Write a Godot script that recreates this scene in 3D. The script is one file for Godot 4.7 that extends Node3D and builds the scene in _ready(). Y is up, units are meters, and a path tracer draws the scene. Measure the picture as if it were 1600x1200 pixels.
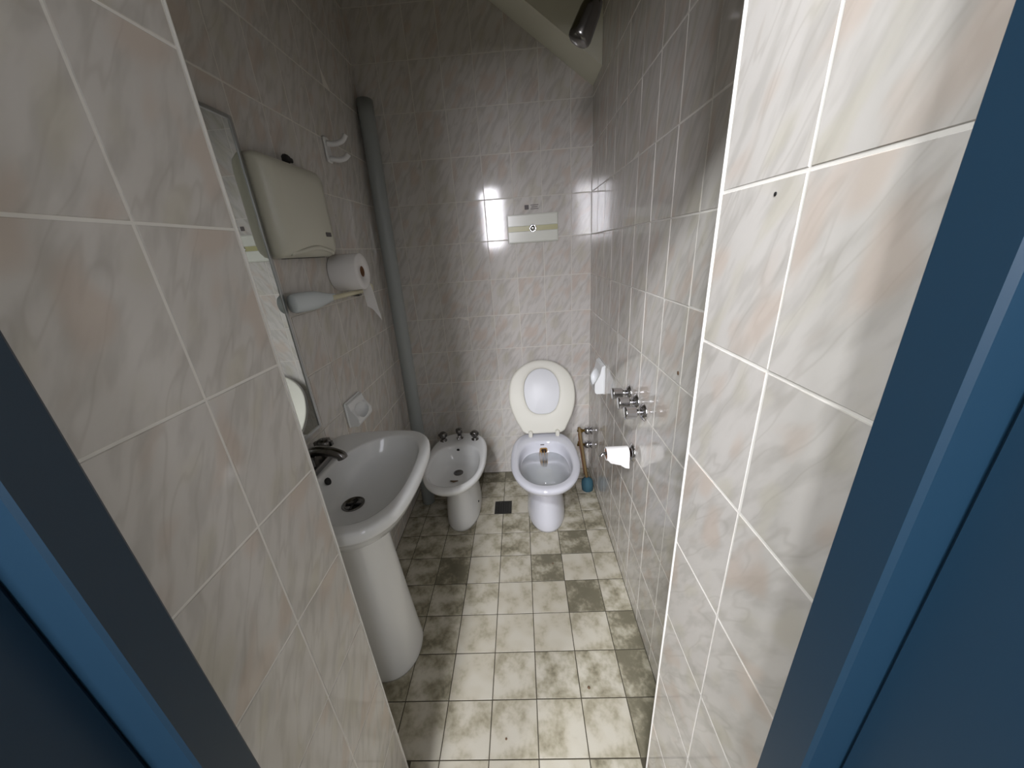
extends Node3D
# A narrow tiled washroom seen from its doorway. Right wall is x = 0, back wall is z = 0, floor is y = 0; metres.

const XL := -1.12          # left wall
const ZD := 1.49           # inner corner of the doorway reveals
const JL := -0.805         # left reveal
const JR := -0.104         # right reveal
const CEIL := 2.75

var M := {}
var rng := RandomNumberGenerator.new()
var tile_cache := {}
var taken := {}

func _ready() -> void:
	rng.seed = 77
	set_camera_and_light()
	make_materials()
	build_shell()
	build_hall()
	build_toilet()
	build_bidet()
	build_washbasin()
	build_left_wall_things()
	build_back_wall_things()
	build_right_wall_things()
	build_floor_things()

# ---------------------------------------------------------------- camera, light, exposure
func set_camera_and_light() -> void:
	var cam := Camera3D.new()
	cam.name = "camera"
	cam.fov = 95.04
	cam.near = 0.02
	cam.position = Vector3(-0.391, 1.4316, 2.0482)
	cam.rotation = Vector3(-0.3659, 0.0428, -0.0709)
	add_child(cam)
	var we := WorldEnvironment.new()
	we.name = "world_environment"
	var e := Environment.new()
	e.background_mode = Environment.BG_COLOR
	e.background_color = Color(0.75, 0.8, 0.88)
	e.tonemap_mode = Environment.TONE_MAPPER_LINEAR
	e.tonemap_exposure = 1.0
	e.sdfgi_enabled = true
	e.ssao_enabled = true
	e.ssil_enabled = true
	we.environment = e
	add_child(we)

const WINDOW_LIGHT := 11.0
const SIDE_WINDOW_LIGHT := 0.55
const LAMP_LIGHT := 2.9
const FAR_LAMP_LIGHT := 3.6

# ---------------------------------------------------------------- helpers
func numbered(n: String) -> String:
	if not taken.has(n):
		taken[n] = 0
		return n
	taken[n] += 1
	return "%s_%03d" % [n, taken[n]]

func thing(called: String, label: String, category: String, at: Vector3, group := "") -> Node3D:
	var o := Node3D.new()
	o.name = numbered(called)
	o.position = at
	o.set_meta("label", label)
	o.set_meta("category", category)
	if group != "":
		o.set_meta("group", group)
	add_child(o)
	return o

# a part whose mesh is written in world axes, or placed in the world by xf
func part(parent: Node3D, called: String, mesh: Mesh, mat: Material, xf := Transform3D(), label := "") -> MeshInstance3D:
	var o := MeshInstance3D.new()
	o.name = called
	o.mesh = mesh
	o.material_override = null
	o.set_surface_override_material(0, mat)
	var world := parent.transform
	var up := parent.get_parent()
	while up is Node3D and up != self:
		world = (up as Node3D).transform * world
		up = up.get_parent()
	o.transform = world.affine_inverse() * xf
	if label != "":
		o.set_meta("label", label)
	parent.add_child(o, true)
	return o

func structure(called: String, mesh: Mesh, mat: Material, xf := Transform3D()) -> MeshInstance3D:
	var o := MeshInstance3D.new()
	o.name = called
	o.mesh = mesh
	o.set_surface_override_material(0, mat)
	o.transform = xf
	o.set_meta("kind", "structure")
	add_child(o)
	return o

func st_new(smooth := true) -> SurfaceTool:
	var st := SurfaceTool.new()
	st.begin(Mesh.PRIMITIVE_TRIANGLES)
	st.set_smooth_group(0 if smooth else -1)
	return st

func tri(st: SurfaceTool, a: Vector3, b: Vector3, c: Vector3) -> void:
	st.add_vertex(a); st.add_vertex(b); st.add_vertex(c)

func quad(st: SurfaceTool, a: Vector3, b: Vector3, c: Vector3, d: Vector3) -> void:
	tri(st, a, b, c); tri(st, a, c, d)

func done(st: SurfaceTool) -> ArrayMesh:
	st.generate_normals()
	return st.commit()

# rings of equal length joined into a skin; the ring runs anticlockwise seen from the end of the sweep
func add_loft(st: SurfaceTool, rings: Array, cap0 := true, cap1 := true) -> void:
	var n: int = rings[0].size()
	for k in rings.size() - 1:
		var a: PackedVector3Array = rings[k]
		var b: PackedVector3Array = rings[k + 1]
		for i in n:
			var j := (i + 1) % n
			if a[i].distance_squared_to(a[j]) > 1e-12:
				tri(st, a[i], a[j], b[j])
			if b[i].distance_squared_to(b[j]) > 1e-12:
				tri(st, a[i], b[j], b[i])
	for e in 2:
		if (e == 0 and not cap0) or (e == 1 and not cap1):
			continue
		var r: PackedVector3Array = rings[0] if e == 0 else rings[-1]
		var c := Vector3.ZERO
		for p in r:
			c += p
		c /= n
		for i in n:
			if e == 0:
				tri(st, c, r[(i + 1) % n], r[i])
			else:
				tri(st, c, r[i], r[(i + 1) % n])

func loft(rings: Array, cap0 := true, cap1 := true, smooth := true) -> ArrayMesh:
	var st := st_new(smooth)
	add_loft(st, rings, cap0, cap1)
	return done(st)

# outline of a rounded rectangle, corners of radius r with k steps
func rounded(w: float, h: float, r: float, k := 4) -> PackedVector2Array:
	var out := PackedVector2Array()
	r = minf(r, minf(w, h) * 0.499)
	for q in 4:
		var c := Vector2([1, -1, -1, 1][q] * (w / 2 - r), [1, 1, -1, -1][q] * (h / 2 - r))
		for i in k + 1:
			var a := PI / 2 * (q + float(i) / k)
			out.append(c + Vector2(cos(a), sin(a)) * r)
	return out

func ring3(o: PackedVector2Array, at: Vector3, u: Vector3, v: Vector3) -> PackedVector3Array:
	var out := PackedVector3Array()
	for p in o:
		out.append(at + u * p.x + v * p.y)
	return out

# a block w x h x d along u, v, w = u x v, centred on c, its edges chamfered by b and corners rounded by r
func slab(c: Vector3, u: Vector3, v: Vector3, w: float, h: float, d: float, b := 0.002, r := 0.004, k := 2) -> ArrayMesh:
	var nrm := u.cross(v)
	var full := rounded(w, h, r, k)
	var small := rounded(w - 2 * b, h - 2 * b, maxf(r - b, 0.0005), k)
	return loft([ring3(small, c - nrm * d / 2, u, v), ring3(full, c - nrm * (d / 2 - b), u, v), ring3(full, c + nrm * (d / 2 - b), u, v), ring3(small, c + nrm * d / 2, u, v)], true, true, false)

func block(lo: Vector3, hi: Vector3, b := 0.002, r := 0.003) -> ArrayMesh:
	return slab((lo + hi) / 2, Vector3.RIGHT, Vector3.UP, hi.x - lo.x, hi.y - lo.y, hi.z - lo.z, b, r, 1)

func add_plain_box(st: SurfaceTool, lo: Vector3, hi: Vector3) -> void:
	var p := []
	for i in 8:
		p.append(Vector3(hi.x if i & 1 else lo.x, hi.y if i & 2 else lo.y, hi.z if i & 4 else lo.z))
	for f in [[0, 1, 3, 2], [5, 4, 6, 7], [4, 0, 2, 6], [1, 5, 7, 3], [2, 3, 7, 6], [4, 5, 1, 0]]:
		quad(st, p[f[0]], p[f[3]], p[f[2]], p[f[1]])

func plain_boxes(list: Array) -> ArrayMesh:
	var st := st_new(false)
	for b in list:
		add_plain_box(st, b[0], b[1])
	return done(st)

# profile of (radius, height) turned about the axis through c along d
func lathe(c: Vector3, d: Vector3, profile: Array, n := 24, cap0 := true, cap1 := true) -> ArrayMesh:
	var rings := []
	d = d.normalized()
	var u := d.cross(Vector3(0.31, 0.87, 0.38)).normalized()
	var v := d.cross(u)
	for p in profile:
		var r := PackedVector3Array()
		for i in n:
			var a := TAU * i / n
			r.append(c + d * p[1] + (u * cos(a) + v * sin(a)) * p[0])
		rings.append(r)
	return loft(rings, cap0, cap1)

func add_tube(st: SurfaceTool, path: Array, radii: Variant, n := 12, flat := 1.0, flat_dir := Vector3.ZERO) -> void:
	var rings := []
	var u := Vector3.ZERO
	for k in path.size():
		var t: Vector3 = (path[mini(k + 1, path.size() - 1)] - path[maxi(k - 1, 0)]).normalized()
		if k == 0:
			u = t.cross(flat_dir if flat_dir != Vector3.ZERO else Vector3(0.31, 0.87, 0.38)).normalized()
		u = (u - t * u.dot(t)).normalized()
		var v := t.cross(u)
		var rad: float = radii[k] if radii is Array else radii
		var r := PackedVector3Array()
		for i in n:
			var a := TAU * i / n
			r.append(path[k] + (u * cos(a) + v * sin(a) * flat) * rad)
		rings.append(r)
	add_loft(st, rings)

func tube(path: Array, radii: Variant, n := 12, flat := 1.0, flat_dir := Vector3.ZERO) -> ArrayMesh:
	var st := st_new()
	add_tube(st, path, radii, n, flat, flat_dir)
	return done(st)

func curve(pts: Array, per := 6) -> Array:
	var out := []
	for k in pts.size() - 1:
		var a = pts[maxi(k - 1, 0)]
		var d = pts[mini(k + 2, pts.size() - 1)]
		for i in per:
			out.append(pts[k].cubic_interpolate(pts[k + 1], a, d, float(i) / per))
	out.append(pts[-1])
	return out

# egg-shaped ring about x = cx between z = zb (back, squarer) and z = zf (front)
func egg(cx: float, y: float, zb: float, zf: float, hw: float, n := 56, back_power := 2.8, front_power := 2.15, mid := 0.52) -> PackedVector3Array:
	var out := PackedVector3Array()
	var zc := zb + (zf - zb) * mid
	for i in n:
		var a := TAU * i / n
		var c := cos(a)
		var s := sin(a)
		var e := 2.0 / (front_power if c >= 0 else back_power)
		var zz := signf(c) * pow(absf(c), e)
		var xx := signf(s) * pow(absf(s), e)
		out.append(Vector3(cx + hw * xx, y, zc + (zf - zc if c >= 0 else zc - zb) * zz))
	return out

# ---------------------------------------------------------------- materials
func plain(color: Color, rough := 0.5, metal := 0.0, spec := 0.5) -> StandardMaterial3D:
	var m := StandardMaterial3D.new()
	m.albedo_color = color
	m.roughness = rough
	m.metallic = metal
	m.metallic_specular = spec
	return m

func c8(r: int, g: int, b: int) -> Color:
	return Color8(r, g, b)

func noise(sd: int, octaves := 4) -> FastNoiseLite:
	var n := FastNoiseLite.new()
	n.seed = sd
	n.noise_type = FastNoiseLite.TYPE_SIMPLEX_SMOOTH
	n.frequency = 1.0
	n.fractal_octaves = octaves
	return n

func paint(w: int, h: int, f: Callable) -> ImageTexture:
	var bytes := PackedByteArray()
	bytes.resize(w * h * 3)
	var k := 0
	for y in h:
		for x in w:
			var c: Color = f.call(x, y)
			bytes[k] = int(clampf(c.r, 0, 1) * 255.0)
			bytes[k + 1] = int(clampf(c.g, 0, 1) * 255.0)
			bytes[k + 2] = int(clampf(c.b, 0, 1) * 255.0)
			k += 3
	return ImageTexture.create_from_image(Image.create_from_data(w, h, false, Image.FORMAT_RGB8, bytes))

func marble_texture() -> ImageTexture:
	# one metre square: soft grey veins running up to the right, tan and rosy clouds
	var n1 := noise(11, 4)
	var n2 := noise(12, 2)
	var n3 := noise(13, 3)
	var n4 := noise(14, 2)
	var dirn := Vector2(cos(deg_to_rad(58)), sin(deg_to_rad(58)))
	var size := 896
	return paint(size, size, func(x: int, y: int) -> Color:
		var q := Vector2(x, size - y) / size
		var along := q.dot(dirn)
		var across := q.x * dirn.y - q.y * dirn.x + 0.006 * n2.get_noise_2d(q.x * 7, q.y * 7)
		var v := n1.get_noise_2d(across * 26.0, along * 6.5)
		var thin := n3.get_noise_2d(across * 14.0 + 40.0, along * 2.4)
		var cloud := n4.get_noise_2d(across * 10.0 + 7, along * 5.0)
		var c := c8(210, 206, 200)
		c = c.lerp(c8(184, 180, 173), smoothstep(-0.2, 0.5, v) * 0.55)
		c = c.lerp(c8(166, 160, 151), (1.0 - smoothstep(0.0, 0.08, absf(thin - 0.12))) * 0.22)
		c = c.lerp(c8(202, 182, 166), smoothstep(0.15, 0.6, cloud) * 0.45)
		c = c.lerp(c8(194, 188, 164), smoothstep(0.2, 0.6, -cloud) * 0.3)
		return c)

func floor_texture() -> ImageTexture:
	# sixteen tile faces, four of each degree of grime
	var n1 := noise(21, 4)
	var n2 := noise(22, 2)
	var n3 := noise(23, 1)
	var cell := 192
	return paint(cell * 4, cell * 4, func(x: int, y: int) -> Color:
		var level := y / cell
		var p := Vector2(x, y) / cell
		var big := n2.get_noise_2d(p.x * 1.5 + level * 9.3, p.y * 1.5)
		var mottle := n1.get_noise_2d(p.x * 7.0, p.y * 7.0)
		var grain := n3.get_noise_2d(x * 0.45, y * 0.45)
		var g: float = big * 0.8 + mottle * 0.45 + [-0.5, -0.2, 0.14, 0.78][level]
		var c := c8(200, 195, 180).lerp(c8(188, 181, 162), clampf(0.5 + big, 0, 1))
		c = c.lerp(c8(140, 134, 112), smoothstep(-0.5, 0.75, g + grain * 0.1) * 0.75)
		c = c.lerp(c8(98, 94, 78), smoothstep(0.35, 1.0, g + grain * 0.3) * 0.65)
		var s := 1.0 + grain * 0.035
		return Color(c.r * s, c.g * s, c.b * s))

func make_materials() -> void:
	M.tile = plain(Color.WHITE, 0.09, 0.0, 0.55)
	M.tile.albedo_texture = marble_texture()
	M.floor_tile = plain(Color.WHITE, 0.42, 0.0, 0.4)
	M.floor_tile.albedo_texture = floor_texture()
	M.grout = plain(c8(232, 229, 222), 0.8)
	M.dull_grout = plain(c8(216, 212, 203), 0.8)
	M.floor_grout = plain(c8(74, 69, 56), 0.9)
	M.bead = plain(c8(236, 234, 228), 0.35)
	M.hall_paint = plain(c8(150, 149, 145), 0.8)
	M.ceiling_paint = plain(c8(150, 142, 110), 0.85)
	M.beam_paint = plain(c8(230, 229, 210), 0.8)
	M.hall_floor = plain(c8(168, 158, 142), 0.5)
	M.ceramic = plain(c8(214, 215, 222), 0.08, 0.0, 0.55)
	M.basin = plain(c8(236, 237, 236), 0.1, 0.0, 0.55)
	M.ceramic_white = plain(c8(232, 234, 234), 0.12, 0.0, 0.55)
	M.seat = plain(c8(214, 212, 200), 0.5)
	M.lid = plain(c8(220, 221, 223), 0.45)
	M.chrome = plain(c8(205, 205, 208), 0.08, 1.0)
	M.dull_chrome = plain(c8(120, 118, 116), 0.22, 1.0)
	M.mirror = plain(c8(222, 226, 222), 0.01, 1.0)
	M.aluminium = plain(c8(176, 178, 178), 0.35, 1.0)
	M.dark = plain(c8(20, 20, 20), 0.6)
	M.black_plastic = plain(c8(16, 15, 15), 0.45)
	M.paper = plain(c8(236, 234, 232), 0.95)
	M.card = plain(c8(120, 84, 58), 0.9)
	M.cream_enamel = plain(c8(212, 210, 194), 0.3)
	M.enamel_side = plain(c8(186, 186, 178), 0.35)
	M.grey_pvc = plain(c8(152, 157, 155), 0.42)
	M.white_plastic = plain(c8(226, 226, 224), 0.35)
	M.pale_blue_plastic = plain(c8(214, 222, 224), 0.2)
	M.cream_plastic = plain(c8(214, 208, 178), 0.35)
	M.brush_blue = plain(c8(50, 88, 102), 0.8)
	M.tan_wood = plain(c8(120, 100, 66), 0.6)
	M.brass = plain(c8(150, 122, 66), 0.3, 0.9)
	M.hose = plain(c8(122, 84, 62), 0.6)
	M.plate_white = plain(c8(224, 225, 214), 0.18)
	M.plate_band = plain(c8(186, 182, 136), 0.3)
	M.frame_blue = plain(c8(18, 44, 62), 0.45)
	M.water = plain(Color(0.85, 0.87, 0.87, 0.3), 0.03)
	M.water.transparency = BaseMaterial3D.TRANSPARENCY_ALPHA
	M.grate = plain(c8(58, 57, 54), 0.4, 0.7)
	M.rust = plain(c8(168, 132, 76), 0.7)
	M.dark_rust = plain(c8(42, 26, 16), 0.7)
	M.brown_stain = plain(c8(112, 88, 66), 0.7)
	M.print_grey = plain(c8(98, 92, 92), 0.6)
	M.window_white = plain(c8(230, 230, 228), 0.4)
	M.window_glow = plain(c8(240, 244, 250), 0.3)
	M.window_glow.emission_enabled = true
	M.window_glow.emission = Color(0.93, 0.95, 1.0)
	M.window_glow.emission_energy_multiplier = 2.0
	M.lamp_glow = plain(c8(250, 250, 246), 0.4)
	M.lamp_glow.emission_enabled = true
	M.lamp_glow.emission = Color(1.0, 0.985, 0.95)
	M.lamp_glow.emission_energy_multiplier = 3.0

# ---------------------------------------------------------------- tiles
# a chamfered tile face, x right, y up, facing +z, top of the face at z = 0
func tile_mesh(w: float, h: float, u0: float, v0: float, us: float, vs: float) -> ArrayMesh:
	var key := "%.4f %.4f %.3f %.3f %.3f" % [w, h, u0, v0, us]
	if tile_cache.has(key):
		return tile_cache[key]
	var b := 0.0008
	var t := 0.005
	var st := st_new(false)
	var f := [Vector3(-w / 2 + b, -h / 2 + b, 0), Vector3(w / 2 - b, -h / 2 + b, 0), Vector3(w / 2 - b, h / 2 - b, 0), Vector3(-w / 2 + b, h / 2 - b, 0)]
	var o := [Vector3(-w / 2, -h / 2, -b), Vector3(w / 2, -h / 2, -b), Vector3(w / 2, h / 2, -b), Vector3(-w / 2, h / 2, -b)]
	var g := []
	for p in o:
		g.append(p - Vector3(0, 0, t - b))
	var put := func(a: Vector3, c: Vector3, d: Vector3, e: Vector3) -> void:
		for p: Vector3 in [a, e, d, a, d, c]:
			st.set_uv(Vector2(u0 + (p.x + w / 2) * us, v0 - (p.y + h / 2) * vs))
			st.add_vertex(p)
	put.call(f[0], f[1], f[2], f[3])
	for i in 4:
		var j := (i + 1) % 4
		put.call(o[i], o[j], f[j], f[i])
		put.call(g[i], g[j], o[j], o[i])
	var m := done(st)
	tile_cache[key] = m
	return m

# tiles between the joints us (along U) and vs (along V) of the plane through origin
func lay_tiles(wall: Node3D, origin: Vector3, U: Vector3, V: Vector3, us: Array, vs: Array, gap: float, called := "tile", wobble := 0.0035) -> void:
	var N := U.cross(V)
	for i in us.size() - 1:
		for j in vs.size() - 1:
			var w: float = us[i + 1] - us[i] - gap
			var h: float = vs[j + 1] - vs[j] - gap
			if w < 0.012 or h < 0.012:
				continue
			var k := rng.randi_range(0, 11)
			var m := tile_mesh(snappedf(w, 0.0005), snappedf(h, 0.0005), 0.02 + 0.2 * (k % 4), 0.98 - 0.25 * (k / 4), 1.0, 1.0)
			var at: Vector3 = origin + U * (us[i] + us[i + 1]) / 2 + V * (vs[j] + vs[j + 1]) / 2
			var bs := Basis(U, V, N) * Basis.from_euler(Vector3(rng.randfn(0, wobble), rng.randfn(0, wobble), 0))
			part(wall, called, m, M.tile, Transform3D(bs, at))

func steps(from: float, to: float, first: float, step: float) -> Array:
	var out := [from]
	var x := first
	while x < to - 0.015:
		if x > from + 0.015:
			out.append(x)
		x += step
	out.append(to)
	return out

# ---------------------------------------------------------------- the room
func build_shell() -> void:
	var g := 0.0009                     # joints lie this far below the tile faces
	var rows := steps(0.0, CEIL, 0.0777, 0.2)
	var back := structure("wall_back", plain_boxes([[Vector3(XL - 0.15, 0, -0.15), Vector3(0.15, CEIL, -g)]]), M.dull_grout)
	lay_tiles(back, Vector3.ZERO, Vector3.RIGHT, Vector3.UP, steps(XL, 0.0, -1.1548, 0.15), rows, 0.004)
	var left := structure("wall_left", plain_boxes([[Vector3(XL - 0.15, 0, 0), Vector3(XL - g, CEIL, ZD)]]), M.dull_grout)
	# seen from the room, right is -z
	lay_tiles(left, Vector3(XL, 0, 0), Vector3.FORWARD, Vector3.UP, steps(-ZD, 0.0, -1.4 , 0.15), rows, 0.004)
	var right := structure("wall_right", plain_boxes([[Vector3(g, 0, 0), Vector3(0.15, CEIL, ZD)]]), M.grout)
	lay_tiles(right, Vector3.ZERO, Vector3.BACK, Vector3.UP, steps(0.0, ZD, 0.007, 0.15), rows, 0.004)
	# the wall with the doorway
	var front := structure("wall_front", plain_boxes([
		[Vector3(-1.75, 0, ZD), Vector3(JL - g, CEIL, 1.93)],
		[Vector3(JR + g, 0, ZD), Vector3(1.55, CEIL, 1.93)],
		[Vector3(JL - g, 2.03, ZD), Vector3(JR + g, CEIL, 1.93)]]), M.grout)
	var jrows := steps(0.0, 2.03, 0.0206, 0.2092)
	lay_tiles(front, Vector3(JL, 0, 0), Vector3.FORWARD, Vector3.UP, [-1.821, -1.638, -ZD - 0.001], jrows, 0.0036, "tile", 0.002)
	lay_tiles(front, Vector3(JR, 0, 0), Vector3.BACK, Vector3.UP, [ZD + 0.001, 1.648, 1.821], jrows, 0.0036, "tile", 0.002)
	var k := 0
	for x in [JL, JR]:
		k += 1
		structure("trim_%d" % k, slab(Vector3(x, 1.015, ZD - 0.001), Vector3.RIGHT, Vector3.FORWARD, 0.0045, 0.0045, 2.03, 0.001, 0.002, 2), M.bead,
			Transform3D(Basis(Vector3.RIGHT, Vector3.UP, Vector3.BACK), Vector3.ZERO))
	# floor: 15 cm tiles with dark joints, each face with its own level of grime and painted shade
	var fl := structure("floor", plain_boxes([[Vector3(-1.75, -0.12, -0.15), Vector3(1.55, -g, 4.45)]]), M.floor_grout)
	var fs := 0.1509
	var xs := [XL]
	for c in range(-3, 4):
		xs.append(-0.5655 + fs * c)
	xs.append(0.0)
	# grime of the tiles, with shadow painted into left columns as darker levels; rows from the back wall to the door, columns from the left wall to the right wall
	var grime_and_shade := ["22333322", "22222222", "22211222", "22212222", "22212131", "22301301", "22210032", "22200013", "22201223", "22111113", "22100023", "11111123", "11111233"]
	for r in 13:
		var z0: float = 0.5617 + fs * (r - 4)
		var z1 := z0 + fs
		z0 = maxf(z0, 0.0)
		for c in 8:
			var x0: float = xs[c]
			var x1: float = xs[c + 1]
			if z0 > 1.4:
				x0 = maxf(x0, JL)
				x1 = minf(x1, JR)
			var w := x1 - x0 - 0.003
			var h := z1 - z0 - 0.003
			if w < 0.012 or h < 0.012:
				continue
			var level := int(grime_and_shade[r][c])
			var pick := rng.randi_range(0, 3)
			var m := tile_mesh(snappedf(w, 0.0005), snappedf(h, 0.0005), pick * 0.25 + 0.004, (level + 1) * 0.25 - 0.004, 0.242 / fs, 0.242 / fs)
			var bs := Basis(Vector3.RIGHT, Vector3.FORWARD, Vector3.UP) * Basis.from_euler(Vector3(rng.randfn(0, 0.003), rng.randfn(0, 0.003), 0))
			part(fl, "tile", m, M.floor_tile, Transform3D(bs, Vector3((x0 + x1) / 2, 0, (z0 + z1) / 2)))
	structure("ceiling", plain_boxes([[Vector3(XL - 0.15, CEIL, -0.15), Vector3(0.15, CEIL + 0.12, 1.93)]]), M.ceiling_paint)
	# the sloping soffit of a stair along the back wall
	var st := st_new(false)
	var poly := [Vector2(-0.001, 2.118), Vector2(-0.001, CEIL), Vector2(-0.862, CEIL)]
	for i in 3:
		var a: Vector2 = poly[i]
		var b: Vector2 = poly[(i + 1) % 3]
		quad(st, Vector3(a.x, a.y, 0.001), Vector3(b.x, b.y, 0.001), Vector3(b.x, b.y, 0.2), Vector3(a.x, a.y, 0.2))
	tri(st, Vector3(poly[0].x, poly[0].y, 0.2), Vector3(poly[1].x, poly[1].y, 0.2), Vector3(poly[2].x, poly[2].y, 0.2))
	tri(st, Vector3(poly[0].x, poly[0].y, 0.001), Vector3(poly[2].x, poly[2].y, 0.001), Vector3(poly[1].x, poly[1].y, 0.001))
	structure("ceiling_beam", done(st), M.beam_paint)
	# blue steel door frame
	var d := Node3D.new()
	d.name = "door_1"
	d.set_meta("kind", "structure")
	add_child(d)
	part(d, "post", block(Vector3(JL - 0.001, 0.001, 1.821), Vector3(-0.738, 2.0, 1.865), 0.003, 0.004), M.frame_blue)
	part(d, "post", block(Vector3(JL - 0.001, 0.001, 1.865), Vector3(-0.785, 2.02, 1.94), 0.003, 0.004), M.frame_blue)
	part(d, "post", block(Vector3(-0.15, 0.001, 1.821), Vector3(JR + 0.001, 2.0, 1.865), 0.003, 0.004), M.frame_blue)
	part(d, "post", block(Vector3(-0.12, 0.001, 1.865), Vector3(JR + 0.001, 2.02, 1.94), 0.003, 0.004), M.frame_blue)
	part(d, "header", block(Vector3(-0.803, 1.985, 1.803), Vector3(-0.106, 2.029, 1.86), 0.003, 0.004), M.frame_blue)

# ---------------------------------------------------------------- the lit hall behind the camera
func build_hall() -> void:
	structure("wall_hall_left", plain_boxes([[Vector3(-1.85, 0, 1.93), Vector3(-1.7, 3.7, 4.45)]]), M.hall_paint)
	structure("wall_hall_right", plain_boxes([[Vector3(1.5, 0, 1.93), Vector3(1.65, 3.7, 4.45)]]), M.hall_paint)
	structure("wall_hall_back", plain_boxes([[Vector3(-1.85, 0, 4.3), Vector3(1.65, 3.7, 4.45)]]), M.hall_paint)
	structure("wall_hall_door_side", plain_boxes([[Vector3(-1.85, CEIL, 1.6), Vector3(1.65, 3.7, 1.94)]]), M.hall_paint)
	structure("ceiling_hall", plain_boxes([[Vector3(-1.85, 3.7, 1.6), Vector3(1.65, 3.82, 4.45)]]), M.hall_paint)
	window(1, -1.12, -0.63, 1.5, 3.4, WINDOW_LIGHT)
	window(2, 0.48, 0.95, 1.5, 3.4, SIDE_WINDOW_LIGHT)
	lamp(Vector3(-1.38, 2.68, 2.8), LAMP_LIGHT, "small round white glass lamp hung in the hall, on the left")
	lamp(Vector3(-0.79, 2.78, 2.95), FAR_LAMP_LIGHT, "small round white glass lamp hung in the hall, straight behind the doorway")

func lamp(c: Vector3, energy: float, label: String) -> void:
	var t := thing("ceiling_lamp", label, "lamp", c, "hall lamps on rods")
	part(t, "rod", tube([Vector3(c.x, 3.699, c.z), c + Vector3(0, 0.1, 0)], 0.01, 12), M.window_white)
	part(t, "cap", lathe(c, Vector3.UP, [[0.045, 0.06], [0.05, 0.065], [0.045, 0.09], [0.012, 0.105]], 24), M.window_white)
	part(t, "lamp_shade", lathe(c, Vector3.UP, [[0.003, -0.075], [0.03, -0.068], [0.055, -0.05], [0.072, -0.02], [0.075, 0.0], [0.07, 0.03], [0.055, 0.052], [0.045, 0.06]], 28), M.lamp_glow)
	var l := AreaLight3D.new()
	l.name = numbered("ceiling_lamp_light")
	l.area_size = Vector2(0.13, 0.13)
	l.light_energy = energy
	l.light_color = Color(0.975, 0.985, 1.0)
	l.shadow_enabled = true
	l.set("area_range", 12.0)
	var aim := Vector3(-0.3, 1.1, 1.3)
	l.transform = Transform3D(Basis(), c + (aim - c).normalized() * 0.09).looking_at(aim, Vector3.UP)
	add_child(l)

# a frosted window in the wall z = 4.3, or turned and moved by xf
func window(n: int, x0: float, x1: float, y0: float, y1: float, energy: float, xf := Transform3D()) -> void:
	var d := Node3D.new()
	d.name = "window_%d" % n
	d.set_meta("kind", "structure")
	add_child(d)
	var z := 4.3
	part(d, "window_frame", block(Vector3(x0 - 0.06, y0 - 0.06, z - 0.05), Vector3(x0, y1 + 0.06, z)), M.window_white, xf)
	part(d, "window_frame", block(Vector3(x1, y0 - 0.06, z - 0.05), Vector3(x1 + 0.06, y1 + 0.06, z)), M.window_white, xf)
	part(d, "window_frame", block(Vector3(x0, y0 - 0.06, z - 0.05), Vector3(x1, y0, z)), M.window_white, xf)
	part(d, "window_frame", block(Vector3(x0, y1, z - 0.05), Vector3(x1, y1 + 0.06, z)), M.window_white, xf)
	part(d, "window_pane", block(Vector3(x0, y0, z - 0.03), Vector3(x1, y1, z - 0.02)), M.window_glow, xf)
	var l := AreaLight3D.new()
	l.name = "window_%d_light" % n
	l.area_size = Vector2(x1 - x0, y1 - y0)
	l.light_energy = energy
	l.light_color = Color(0.975, 0.968, 1.0)
	l.shadow_enabled = true
	l.set("area_range", 12.0)
	l.transform = xf * Transform3D(Basis(), Vector3((x0 + x1) / 2, (y0 + y1) / 2, z - 0.06))
	add_child(l)

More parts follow.
